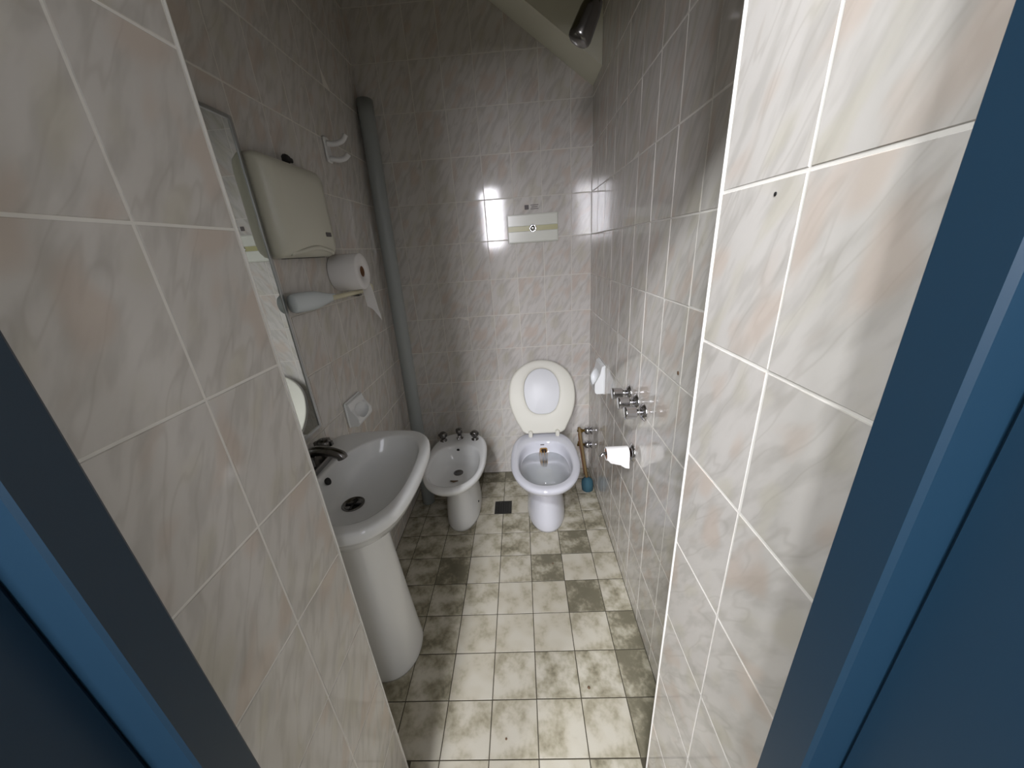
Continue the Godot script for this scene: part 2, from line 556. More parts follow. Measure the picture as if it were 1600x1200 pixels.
# ---------------------------------------------------------------- toilet and bidet
func build_toilet() -> void:
	var cx := -0.315
	var t := thing("toilet", "white ceramic toilet with seat and lid raised against the back wall", "toilet", Vector3(cx, 0, 0.37))
	var rings := []
	# y, half width, back, front
	for a in [[0.001, 0.104, 0.16, 0.572], [0.02, 0.107, 0.158, 0.578], [0.06, 0.104, 0.16, 0.572], [0.13, 0.094, 0.17, 0.553], [0.19, 0.085, 0.175, 0.537], [0.225, 0.083, 0.175, 0.533], [0.255, 0.09, 0.175, 0.55], [0.285, 0.112, 0.175, 0.598], [0.315, 0.14, 0.175, 0.655], [0.345, 0.163, 0.175, 0.706], [0.37, 0.175, 0.175, 0.731], [0.388, 0.179, 0.175, 0.738], [0.398, 0.176, 0.178, 0.734], [0.402, 0.166, 0.19, 0.722],
			[0.402, 0.146, 0.285, 0.70], [0.398, 0.139, 0.295, 0.692], [0.388, 0.136, 0.298, 0.688], [0.365, 0.136, 0.298, 0.688], [0.343, 0.134, 0.3, 0.684], [0.334, 0.129, 0.303, 0.676], [0.325, 0.116, 0.312, 0.66], [0.312, 0.094, 0.332, 0.63], [0.3, 0.06, 0.37, 0.58], [0.296, 0.02, 0.44, 0.51]]:
		rings.append(egg(cx, a[0], a[2], a[3], a[1]))
	part(t, "bowl", loft(rings), M.ceramic)
	part(t, "water", loft([egg(cx, 0.3335, 0.3045, 0.6745, 0.1275), egg(cx, 0.3345, 0.304, 0.6755, 0.1283)]), M.water, Transform3D(), "shallow clear water")
	part(t, "outlet_hole", slab(Vector3(cx + 0.004, 0.345, 0.305), Vector3.RIGHT, Vector3.UP, 0.03, 0.024, 0.008, 0.001, 0.006, 3), M.dark_rust, Transform3D(), "dark rusty outlet at the back of the bowl")
	part(t, "rust_ring", slab(Vector3(cx + 0.003, 0.346, 0.3025), Vector3.RIGHT, Vector3.UP, 0.044, 0.03, 0.006, 0.001, 0.01, 3), M.rust, Transform3D(), "golden rust round the outlet")
	for a in [[-0.02, 0.02, 0.005], [-0.008, 0.028, 0.007], [0.006, 0.036, 0.009], [0.02, 0.02, 0.006]]:
		part(t, "rust_streak", tube([Vector3(cx + a[0], 0.342, 0.304), Vector3(cx + a[0], 0.337, 0.31), Vector3(cx + a[0] * 1.1, 0.3355, 0.322), Vector3(cx + a[0] * 1.2, 0.3352, 0.328 + a[1] * 0.6)], [a[2], a[2], a[2] * 0.8, 0.001], 8, 0.25, Vector3.RIGHT), M.rust, Transform3D(), "golden brown rust streak")
	# lid and seat stand up, leaning back on the wall
	var hinge := Vector3(cx + 0.012, 0.418, 0.222)
	var up := (Vector3(0, 0.828, 0.062) - Vector3(0, 0.418, 0.222)).normalized()
	var fwd := Vector3.RIGHT.cross(up).normalized()
	var half := [Vector2(0, 0.0), Vector2(0, 0.07), Vector2(0.004, 0.112), Vector2(0.03, 0.128), Vector2(0.09, 0.16), Vector2(0.16, 0.183), Vector2(0.23, 0.189), Vector2(0.3, 0.178), Vector2(0.355, 0.146), Vector2(0.395, 0.096), Vector2(0.415, 0.045), Vector2(0.42, 0)]
	var outline := closed_outline(half)
	var hole_half := [Vector2(0.108, 0.0), Vector2(0.112, 0.04), Vector2(0.135, 0.074), Vector2(0.18, 0.095), Vector2(0.24, 0.103), Vector2(0.3, 0.095), Vector2(0.345, 0.068), Vector2(0.368, 0.034), Vector2(0.374, 0.0)]
	var hole := closed_outline(hole_half)
	var centre := Vector2(0.24, 0)
	var o := polar(outline, centre, 64)
	var h := polar(hole, centre, 64)
	var place := func(line: PackedVector2Array, grow: float, depth: float) -> PackedVector3Array:
		var out := PackedVector3Array()
		for q in line:
			var r := (q - centre)
			r += r.normalized() * grow
			out.append(hinge + up * (centre.x + r.x) + Vector3.RIGHT * r.y + fwd * depth)
		return out
	part(t, "lid", loft([place.call(o, -0.006, -0.016), place.call(o, 0.0, -0.012), place.call(o, 0.0, -0.004), place.call(o, -0.003, 0.0)]), M.lid)
	part(t, "seat", loft([place.call(o, -0.004, 0.004), place.call(o, 0.003, 0.008), place.call(o, 0.004, 0.013), place.call(o, 0.001, 0.017), place.call(o, -0.008, 0.0195), place.call(h, 0.02, 0.0195), place.call(h, 0.006, 0.018), place.call(h, 0.001, 0.015), place.call(h, 0.0, 0.01), place.call(h, 0.002, 0.004), place.call(o, -0.004, 0.004)], false, false), M.seat, Transform3D(), "cream plastic seat ring")
	for s in [-1, 1]:
		part(t, "hinge", block(hinge + Vector3(s * 0.078 - 0.012, -0.016, 0.004), hinge + Vector3(s * 0.078 + 0.012, 0.022, 0.032), 0.004, 0.006), M.seat)
	part(t, "buffer", block(hinge + up * 0.385 + Vector3(0.085, -0.006, -0.012), hinge + up * 0.385 + Vector3(0.105, 0.006, 0.004), 0.002, 0.003), M.lid, Transform3D())
	part(t, "inlet_pipe", lathe(Vector3(cx, 0.33, 0.0), Vector3.BACK, [[0.04, 0.001], [0.04, 0.015], [0.028, 0.02], [0.028, 0.18]], 20), M.white_plastic)
	part(t, "maker_mark", slab(Vector3(cx - 0.003, 0.38, 0.2985), Vector3.RIGHT, Vector3.UP, 0.022, 0.006, 0.0016, 0.0004, 0.002, 2), M.print_grey)

# a half outline (s, half width) mirrored into a closed one
func closed_outline(half: Array) -> PackedVector2Array:
	var c := curve(half, 6)
	var out := PackedVector2Array()
	for p in c:
		out.append(p)
	for i in range(c.size() - 1, -1, -1):
		if c[i].y > 1e-5:
			out.append(Vector2(c[i].x, -c[i].y))
	return out

# the outline again as n points at even angles round centre
func polar(line: PackedVector2Array, centre: Vector2, n: int) -> PackedVector2Array:
	var out := PackedVector2Array()
	for i in n:
		var a := TAU * i / n
		var d := Vector2(cos(a), sin(a))
		var best := 0.0
		for k in line.size():
			var hit = Geometry2D.segment_intersects_segment(centre, centre + d * 3.0, line[k], line[(k + 1) % line.size()])
			if hit != null:
				best = maxf(best, (hit - centre).length())
		out.append(centre + d * best)
	return out

func build_bidet() -> void:
	var cx := -0.795
	var t := thing("bidet", "white ceramic bidet with three taps beside the leaning pipe", "bidet", Vector3(cx, 0, 0.37))
	var rings := []
	for a in [[0.001, 0.094, 0.16, 0.54], [0.02, 0.097, 0.158, 0.546], [0.07, 0.093, 0.16, 0.538], [0.15, 0.086, 0.165, 0.524], [0.22, 0.083, 0.165, 0.52], [0.26, 0.09, 0.16, 0.54], [0.29, 0.112, 0.15, 0.585], [0.32, 0.14, 0.14, 0.64], [0.35, 0.158, 0.135, 0.68], [0.372, 0.165, 0.132, 0.698], [0.384, 0.165, 0.132, 0.7], [0.391, 0.161, 0.136, 0.695], [0.394, 0.153, 0.146, 0.685],
			[0.394, 0.141, 0.275, 0.668], [0.39, 0.134, 0.283, 0.66], [0.375, 0.131, 0.287, 0.655], [0.345, 0.122, 0.295, 0.64], [0.315, 0.103, 0.308, 0.605], [0.295, 0.075, 0.33, 0.55], [0.288, 0.045, 0.36, 0.48], [0.286, 0.018, 0.38, 0.42]]:
		rings.append(egg(cx, a[0], a[2], a[3], a[1]))
	part(t, "bowl", loft(rings), M.basin)
	part(t, "drain", lathe(Vector3(cx, 0.284, 0.4), Vector3.UP, [[0.026, 0.0], [0.027, 0.005], [0.022, 0.007], [0.016, 0.004], [0.004, 0.004]], 20), M.dull_chrome, Transform3D(), "dull metal drain")
	part(t, "overflow_hole", lathe(Vector3(cx - 0.01, 0.366, 0.286), Vector3.BACK, [[0.008, 0.0], [0.009, 0.004], [0.006, 0.005]], 12), M.dark)
	part(t, "stain", tube([Vector3(cx - 0.03, 0.294, 0.48), Vector3(cx - 0.01, 0.2925, 0.485), Vector3(cx + 0.012, 0.294, 0.482)], [0.004, 0.009, 0.003], 8, 0.25, Vector3.UP), M.brown_stain, Transform3D(), "brown stain")
	part(t, "bolt_hole", lathe(Vector3(cx + 0.087, 0.08, 0.39), Vector3(1, 0, 0.25), [[0.006, 0.0], [0.006, 0.006], [0.003, 0.007]], 10), M.dark)
	for s in [-1, 1]:
		var p := Vector3(cx + s * 0.094 - 0.01, 0.392, 0.222)
		var tap := part(t, "tap", lathe(p, Vector3.UP, [[0.021, 0.0], [0.021, 0.006], [0.013, 0.009], [0.012, 0.022], [0.02, 0.026], [0.022, 0.034], [0.021, 0.05], [0.014, 0.057], [0.003, 0.058]], 20), M.dull_chrome)
		part(tap, "grip", plain_boxes([[p + Vector3(-0.026, 0.034, -0.005), p + Vector3(0.026, 0.047, 0.005)], [p + Vector3(-0.005, 0.034, -0.026), p + Vector3(0.005, 0.047, 0.026)]]), M.dull_chrome)
	var p2 := Vector3(cx - 0.01, 0.392, 0.2)
	var mid := part(t, "diverter", lathe(p2, Vector3.UP, [[0.02, 0.0], [0.02, 0.006], [0.013, 0.01], [0.013, 0.035], [0.019, 0.038], [0.02, 0.062], [0.012, 0.066], [0.003, 0.067]], 20), M.dull_chrome)
	part(mid, "nozzle", tube([p2 + Vector3(0, 0.02, 0), p2 + Vector3(0, 0.024, 0.035), p2 + Vector3(0, 0.016, 0.048)], [0.009, 0.009, 0.007], 10), M.chrome)

# ---------------------------------------------------------------- washbasin
func build_washbasin() -> void:
	var zc := 1.14
	var base := Vector3(-0.975, 0, zc)
	var t := thing("washbasin", "off-white ceramic pedestal washbasin on the left wall below the mirror", "washbasin", base)
	var outer_half := [Vector2(0.002, 0.0), Vector2(0.002, 0.12), Vector2(0.003, 0.225), Vector2(0.04, 0.255), Vector2(0.085, 0.268), Vector2(0.178, 0.273), Vector2(0.272, 0.267), Vector2(0.322, 0.249), Vector2(0.361, 0.208), Vector2(0.38, 0.162), Vector2(0.391, 0.09), Vector2(0.395, 0.0)]
	var inner_half := [Vector2(0.088, 0.0), Vector2(0.092, 0.06), Vector2(0.112, 0.125), Vector2(0.152, 0.18), Vector2(0.205, 0.213), Vector2(0.255, 0.222), Vector2(0.305, 0.203), Vector2(0.342, 0.15), Vector2(0.357, 0.08), Vector2(0.361, 0.0)]
	var centre := Vector2(0.215, 0)
	var n := 72
	var o := polar(closed_outline(outer_half), centre, n)
	var h := polar(closed_outline(inner_half), centre, n)
	var drain := Vector2(0.165, -0.02)
	var place := func(line: PackedVector2Array, grow: float, y: float) -> PackedVector3Array:
		var out := PackedVector3Array()
		for q in line:
			var r: Vector2 = q - centre
			r += r.normalized() * grow
			var p := centre + r
			out.append(Vector3(XL + maxf(p.x, 0.002), y, zc - p.y))
		return out
	var toward := func(f: float, y: float) -> PackedVector3Array:
		var out := PackedVector3Array()
		for i in n:
			var a := TAU * i / n
			var p: Vector2 = h[i].lerp(drain + Vector2(cos(a), sin(a)) * 0.02, f)
			out.append(Vector3(XL + p.x, y, zc - p.y))
		return out
	var under := func(f: float, y: float) -> PackedVector3Array:
		var out := PackedVector3Array()
		for i in n:
			var a := TAU * i / n
			var p: Vector2 = o[i].lerp(Vector2(0.145, 0) + Vector2(cos(a), sin(a)) * 0.09, f)
			out.append(Vector3(XL + maxf(p.x, 0.002), y, zc - p.y))
		return out
	var rings := [under.call(0.98, 0.635), under.call(0.85, 0.652), under.call(0.6, 0.68), under.call(0.35, 0.712), under.call(0.15, 0.748), under.call(0.06, 0.774), place.call(o, -0.006, 0.786), place.call(o, -0.001, 0.791), place.call(o, 0.0, 0.797), place.call(o, 0.0, 0.811), place.call(o, -0.003, 0.818), place.call(o, -0.009, 0.8215), place.call(o, -0.016, 0.822),
		place.call(h, 0.009, 0.8205), place.call(h, 0.003, 0.818), place.call(h, 0.0, 0.812), toward.call(0.03, 0.795), toward.call(0.1, 0.77), toward.call(0.24, 0.745), toward.call(0.5, 0.727), toward.call(0.8, 0.717), toward.call(1.0, 0.714)]
	part(t, "basin", loft(rings), M.basin)
	# the pedestal
	var ped := []
	for a in [[0.001, 0.118, 0.119], [0.012, 0.121, 0.122], [0.03, 0.119, 0.12], [0.1, 0.114, 0.115], [0.3, 0.101, 0.104], [0.5, 0.09, 0.095], [0.62, 0.085, 0.09], [0.66, 0.088, 0.095]]:
		var r := PackedVector3Array()
		for i in 48:
			var b := TAU * i / 48
			r.append(base + Vector3(a[1] * signf(cos(b)) * pow(absf(cos(b)), 0.88), a[0], -a[2] * signf(sin(b)) * pow(absf(sin(b)), 0.88)))
		ped.append(r)
	part(t, "pedestal", loft(ped), M.basin)
	var dr := Vector3(XL + drain.x, 0.714, zc - drain.y)
	var ring := part(t, "drain", lathe(dr, Vector3.UP, [[0.034, 0.0], [0.035, 0.004], [0.031, 0.007], [0.026, 0.003], [0.024, 0.001], [0.004, 0.001]], 28), M.dull_chrome, Transform3D(), "dark metal drain")
	part(ring, "plug_cross", plain_boxes([[dr + Vector3(-0.024, 0.0015, -0.003), dr + Vector3(0.024, 0.004, 0.003)], [dr + Vector3(-0.003, 0.0015, -0.024), dr + Vector3(0.003, 0.004, 0.024)]]), M.dark)
	part(t, "overflow_hole", lathe(Vector3(-1.023, 0.795, zc + 0.005), Vector3(1, 0.45, 0), [[0.011, -0.004], [0.012, 0.001], [0.008, 0.002], [0.001, 0.0]], 14), M.dark)
	# two-handle faucet standing on the deck
	var f := thing("faucet", "dark chrome two-handle faucet on the washbasin deck", "faucet", Vector3(-1.065, 0.8235, zc))
	part(f, "base", slab(Vector3(-1.067, 0.833, zc), Vector3.RIGHT, Vector3.FORWARD, 0.05, 0.24, 0.02, 0.004, 0.024, 6), M.dull_chrome)
	for s in [-1, 1]:
		var c := Vector3(-1.067, 0.843, zc + s * 0.09)
		var hd := part(f, "handle", lathe(c, Vector3.UP, [[0.018, 0.0], [0.016, 0.012], [0.013, 0.018], [0.022, 0.022], [0.025, 0.032], [0.022, 0.044], [0.012, 0.049], [0.002, 0.05]], 20), M.dull_chrome)
		part(hd, "grip", plain_boxes([[c + Vector3(-0.03, 0.026, -0.006), c + Vector3(0.03, 0.04, 0.006)], [c + Vector3(-0.006, 0.026, -0.03), c + Vector3(0.006, 0.04, 0.03)]]), M.dull_chrome)
	part(f, "spout", tube(curve([Vector3(-1.067, 0.843, zc), Vector3(-1.066, 0.875, zc), Vector3(-1.045, 0.9, zc), Vector3(-1.0, 0.898, zc), Vector3(-0.966, 0.884, zc), Vector3(-0.96, 0.873, zc)], 5), 0.0155, 14), M.dull_chrome)

# ---------------------------------------------------------------- left wall
func build_left_wall_things() -> void:
	# mirror in a thin aluminium frame
	var y0 := 0.905
	var y1 := 1.795
	var z0 := 0.98
	var z1 := 1.455
	var mx := -1.105
	var t := thing("mirror", "wall mirror with thin aluminium frame above the washbasin", "mirror", Vector3(XL, y0, (z0 + z1) / 2))
	part(t, "cabinet_back", plain_boxes([[Vector3(XL + 0.0005, y0 + 0.004, z0 + 0.004), Vector3(mx - 0.004, y1 - 0.004, z1 - 0.004)]]), M.aluminium)
	part(t, "glass", plain_boxes([[Vector3(mx - 0.004, y0 + 0.008, z0 + 0.008), Vector3(mx, y1 - 0.008, z1 - 0.008)]]), M.mirror)
	var e := 0.011
	for b in [[Vector3(XL + 0.001, y0, z0), Vector3(mx + 0.003, y1, z0 + e)], [Vector3(XL + 0.001, y0, z1 - e), Vector3(mx + 0.003, y1, z1)], [Vector3(XL + 0.001, y0, z0 + e), Vector3(mx + 0.003, y0 + e, z1 - e)], [Vector3(XL + 0.001, y1 - e, z0 + e), Vector3(mx + 0.003, y1, z1 - e)]]:
		part(t, "frame_strip", block(b[0], b[1], 0.001, 0.0015), M.aluminium)
	# paper towel dispenser
	var dz0 := 0.665
	var dz1 := 0.976
	var dy0 := 1.45
	var dy1 := 1.724
	var fx := -1.078
	var d := thing("paper_towel_dispenser", "cream enamelled metal paper towel dispenser between mirror and wall hook", "dispenser", Vector3(XL, dy0, (dz0 + dz1) / 2))
	var c := Vector3(0, (dy0 + dy1) / 2, (dz0 + dz1) / 2)
	var face := func(grow: float, x: float, r: float) -> PackedVector3Array:
		return ring3(rounded(dz1 - dz0 + 2 * grow, dy1 - dy0 + 2 * grow, r, 5), Vector3(x, c.y, c.z), Vector3.FORWARD, Vector3.UP)
	part(d, "housing", loft([face.call(0.0, XL + 0.001, 0.02), face.call(0.0, fx - 0.008, 0.02), face.call(-0.003, fx, 0.02), face.call(-0.01, fx + 0.016, 0.022), face.call(-0.022, fx + 0.027, 0.024), face.call(-0.05, fx + 0.032, 0.03)], true, true, true), M.cream_enamel)
	part(d, "bottom_lip", tube(curve([Vector3(fx + 0.012, dy0 + 0.012, dz1 - 0.03), Vector3(fx + 0.025, dy0 + 0.018, dz1 - 0.07), Vector3(fx + 0.028, dy0 + 0.028, c.z), Vector3(fx + 0.025, dy0 + 0.018, dz0 + 0.07), Vector3(fx + 0.012, dy0 + 0.012, dz0 + 0.03)], 5), 0.007, 10), M.cream_enamel)
	part(d, "paper_slot", plain_boxes([[Vector3(XL + 0.008, dy0 - 0.0015, dz0 + 0.05), Vector3(fx - 0.009, dy0 + 0.0005, dz1 - 0.05)]]), M.dark)
	part(d, "badge", slab(Vector3(fx + 0.0328, 1.52, 0.735), Vector3.FORWARD, Vector3.UP, 0.034, 0.014, 0.0016, 0.0004, 0.002, 2), M.print_grey, Transform3D(), "small grey badge")
	part(d, "lock", block(Vector3(-1.1, dy1 - 0.001, 0.79), Vector3(-1.08, dy1 + 0.024, 0.812), 0.004, 0.006), M.black_plastic, Transform3D(), "small black lock on the top edge")
	part(d, "key", block(Vector3(-1.094, dy1 + 0.006, 0.768), Vector3(-1.086, dy1 + 0.02, 0.79), 0.002, 0.003), M.black_plastic)
	# robe hook
	var hk := thing("robe_hook", "white plastic double robe hook high on the left wall near the pipe", "hook", Vector3(XL, 1.8, 0.455))
	part(hk, "plate", slab(Vector3(XL + 0.005, 1.84, 0.447), Vector3.FORWARD, Vector3.UP, 0.04, 0.088, 0.009, 0.003, 0.008, 3), M.white_plastic)
	part(hk, "prong", tube(curve([Vector3(XL + 0.008, 1.862, 0.447), Vector3(XL + 0.035, 1.86, 0.44), Vector3(XL + 0.062, 1.872, 0.427), Vector3(XL + 0.075, 1.892, 0.42)], 5), [0.012, 0.011, 0.0105, 0.01, 0.0095, 0.009, 0.009, 0.009, 0.009, 0.009, 0.009, 0.009, 0.009, 0.009, 0.009, 0.01], 10), M.white_plastic)
	part(hk, "prong", tube(curve([Vector3(XL + 0.008, 1.812, 0.447), Vector3(XL + 0.035, 1.806, 0.44), Vector3(XL + 0.06, 1.812, 0.43), Vector3(XL + 0.074, 1.826, 0.424)], 5), 0.0095, 10), M.white_plastic)
	# paper roll
	var rc := Vector3(XL + 0.002, 1.388, 0.6)
	var pr := thing("toilet_roll", "white toilet paper roll with torn tail hanging on the left wall", "paper roll", rc)
	part(pr, "paper", lathe(rc, Vector3.RIGHT, [[0.021, 0.106], [0.066, 0.107], [0.068, 0.104], [0.068, 0.003], [0.066, 0.0], [0.021, 0.001], [0.021, 0.106]], 36, false, false), M.paper)
	part(pr, "core", lathe(rc, Vector3.RIGHT, [[0.0205, 0.001], [0.0205, 0.1045], [0.0195, 0.1045], [0.0195, 0.03], [0.001, 0.03]], 24, true, true), M.card, Transform3D(), "brown cardboard core")
	part(pr, "tail", sheet([[Vector3(-1.055, 1.345, 0.55), Vector3(-1.016, 1.345, 0.55)], [Vector3(-1.053, 1.322, 0.541), Vector3(-1.012, 1.32, 0.541)], [Vector3(-1.05, 1.28, 0.54), Vector3(-1.006, 1.27, 0.54)], [Vector3(-1.046, 1.245, 0.543), Vector3(-1.002, 1.235, 0.542)], [Vector3(-1.03, 1.238, 0.545), Vector3(-0.997, 1.21, 0.544)], [Vector3(-1.012, 1.215, 0.546), Vector3(-0.995, 1.185, 0.546)]], 0.0016), M.paper)
	# brush lying along the wall under the roll
	var br := thing("bath_brush", "pale plastic brush with oval head and cream handle below the paper roll", "brush", Vector3(-1.075, 1.3, 0.75))
	part(br, "head", tube(curve([Vector3(-1.09, 1.319, 0.972), Vector3(-1.088, 1.318, 0.93), Vector3(-1.084, 1.315, 0.86), Vector3(-1.08, 1.312, 0.79), Vector3(-1.075, 1.311, 0.73)], 4), [0.026, 0.0285, 0.03, 0.0305, 0.031, 0.031, 0.031, 0.0305, 0.03, 0.028, 0.0255, 0.0225, 0.0195, 0.0165, 0.014, 0.012, 0.0105], 18, 0.6, Vector3.RIGHT), M.pale_blue_plastic)
	part(br, "handle", tube([Vector3(-1.074, 1.31, 0.76), Vector3(-1.07, 1.3085, 0.65), Vector3(-1.064, 1.307, 0.53), Vector3(-1.06, 1.306, 0.46)], [0.0095, 0.0085, 0.0085, 0.009], 12), M.cream_plastic)
	var ringp := []
	for i in 15:
		var a := TAU * i / 14
		ringp.append(Vector3(-1.058, 1.311 + 0.017 * sin(a), 0.445 + 0.017 * cos(a)))
	part(br, "hanging_loop", tube(ringp, 0.005, 8), M.cream_plastic)
	part(br, "peg", tube([Vector3(XL + 0.0005, 1.299, 0.56), Vector3(-1.066, 1.294, 0.56), Vector3(-1.054, 1.297, 0.56)], 0.004, 8), M.dull_chrome)
	# soap dish
	soap_dish("white ceramic soap dish on the left wall above the washbasin", Transform3D(Basis(Vector3.FORWARD, Vector3.UP, Vector3.RIGHT), Vector3(XL, 0.848, 0.72)), 0.13, 0.1, 0.046)
	# pipe leaning in the corner
	var foot := Vector3(-1.032, 0.004, 0.283)
	var top := Vector3(-1.073, 2.125, 0.046)
	var pp := thing("plastic_pipe", "long grey plastic pipe leaning in the far left corner", "pipe", foot)
	part(pp, "tube", lathe(foot, top - foot, [[0.0345, 0.0], [0.0365, 0.001], [0.0365, (top - foot).length() - 0.08], [0.0365, (top - foot).length()], [0.0335, (top - foot).length()], [0.0335, (top - foot).length() - 0.07], [0.001, (top - foot).length() - 0.08]], 28), M.grey_pvc)

# a strip of paper: rows of two points, given a thickness
func sheet(rows: Array, thick: float) -> ArrayMesh:
	var rings := []
	for k in rows.size():
		var a: Vector3 = rows[k][0]
		var b: Vector3 = rows[k][1]
		var along: Vector3 = rows[mini(k + 1, rows.size() - 1)][0] - rows[maxi(k - 1, 0)][0]
		var n := (b - a).cross(along).normalized() * thick / 2
		rings.append(PackedVector3Array([a - n, b - n, b + n, a + n]))
	return loft(rings, true, true, false)

# a ceramic block w x h, d deep, with a scooped hollow in its sloping face; x right, y up, z out of the wall
func soap_dish(label: String, xf: Transform3D, w: float, h: float, d: float) -> void:
	var t := thing("soap_dish", label, "soap dish", xf.origin, "ceramic soap dishes on the side walls")
	part(t, "plate", slab(Vector3(0, 0, 0.004), Vector3.RIGHT, Vector3.UP, w + 0.012, h + 0.01, 0.0075, 0.003, 0.008, 3), M.ceramic_white, xf)
	var body := CSGCombiner3D.new()
	body.name = "body"
	body.transform = Transform3D(xf.basis, Vector3.ZERO)
	var hull := CSGPolygon3D.new()
	hull.name = "hull"
	hull.polygon = PackedVector2Array([Vector2(0.004, -h * 0.5), Vector2(d * 0.8, -h * 0.5), Vector2(d * 0.95, -h * 0.46), Vector2(d, -h * 0.38), Vector2(d, -h * 0.16), Vector2(d * 0.94, -h * 0.1), Vector2(d * 0.5, h * 0.2), Vector2(d * 0.36, h * 0.46), Vector2(d * 0.28, h * 0.49), Vector2(0.004, h * 0.5)])
	hull.depth = w
	# polygon x is outward, its depth runs along the wall
	hull.transform = Transform3D(Basis(Vector3.BACK, Vector3.UP, Vector3.LEFT), Vector3(-w / 2, 0, 0))
	hull.material = M.ceramic_white
	body.add_child(hull)
	var scoop := CSGSphere3D.new()
	scoop.name = "scoop"
	scoop.operation = CSGShape3D.OPERATION_SUBTRACTION
	scoop.radius = 1.0
	scoop.radial_segments = 28
	scoop.rings = 16
	scoop.smooth_faces = true
	scoop.transform = Transform3D(Basis.from_scale(Vector3(w * 0.41, h * 0.34, d * 0.5)), Vector3(0, -h * 0.02, d * 0.74))
	scoop.material = M.ceramic_white
	body.add_child(scoop)
	t.add_child(body)

# ---------------------------------------------------------------- back wall
func build_back_wall_things() -> void:
	var c := Vector3(-0.3095, 1.527, 0)
	var t := thing("flush_plate", "white flush plate with pale gold band and round button on the back wall", "flush plate", c)
	part(t, "frame", slab(c + Vector3(0, 0, 0.005), Vector3.RIGHT, Vector3.UP, 0.268, 0.14, 0.01, 0.003, 0.003, 2), M.plate_white)
	part(t, "panel", slab(c + Vector3(0, 0.039, 0.0115), Vector3.RIGHT, Vector3.UP, 0.26, 0.052, 0.005, 0.0015, 0.002, 2), M.plate_white)
	part(t, "panel", slab(c + Vector3(0, -0.039, 0.0115), Vector3.RIGHT, Vector3.UP, 0.26, 0.052, 0.005, 0.0015, 0.002, 2), M.plate_white)
	part(t, "band", slab(c + Vector3(0, 0, 0.0108), Vector3.RIGHT, Vector3.UP, 0.262, 0.024, 0.003, 0.0006, 0.001, 2), M.plate_band, Transform3D(), "pale gold band")
	part(t, "button", lathe(c + Vector3(0, 0, 0.0115), Vector3.BACK, [[0.019, 0.0], [0.019, 0.004], [0.016, 0.007], [0.015, 0.005], [0.012, 0.008], [0.002, 0.009]], 28), M.chrome, Transform3D(), "round chrome button")
	var s := thing("printed_mark", "small grey printed mark on the tile just above the flush plate", "mark", Vector3(-0.308, 1.627, 0))
	part(s, "emblem", slab(Vector3(-0.337, 1.629, 0.0007), Vector3.RIGHT, Vector3.UP, 0.022, 0.022, 0.0012, 0.0003, 0.002, 2), M.print_grey)
	for dy in [0.009, 0.0, -0.009]:
		part(s, "print_line", slab(Vector3(-0.296, 1.629 + dy, 0.0007), Vector3.RIGHT, Vector3.UP, 0.042 if dy != 0.0 else 0.034, 0.003, 0.0012, 0.0003, 0.0008, 1), M.print_grey)
	# toilet brush in the right corner
	var b := thing("toilet_brush", "toilet brush with blue head and worn tan handle in the right corner", "brush", Vector3(-0.046, 0, 0.235))
	part(b, "head", lathe(Vector3(-0.046, 0.002, 0.235), Vector3(-0.03, 1, -0.1), [[0.026, 0.0], [0.034, 0.008], [0.036, 0.04], [0.034, 0.07], [0.02, 0.084], [0.008, 0.09]], 24), M.brush_blue)
	part(b, "handle", tube([Vector3(-0.049, 0.08, 0.226), Vector3(-0.062, 0.2, 0.185), Vector3(-0.074, 0.31, 0.15), Vector3(-0.082, 0.385, 0.128)], [0.009, 0.0085, 0.0085, 0.01], 12), M.tan_wood)

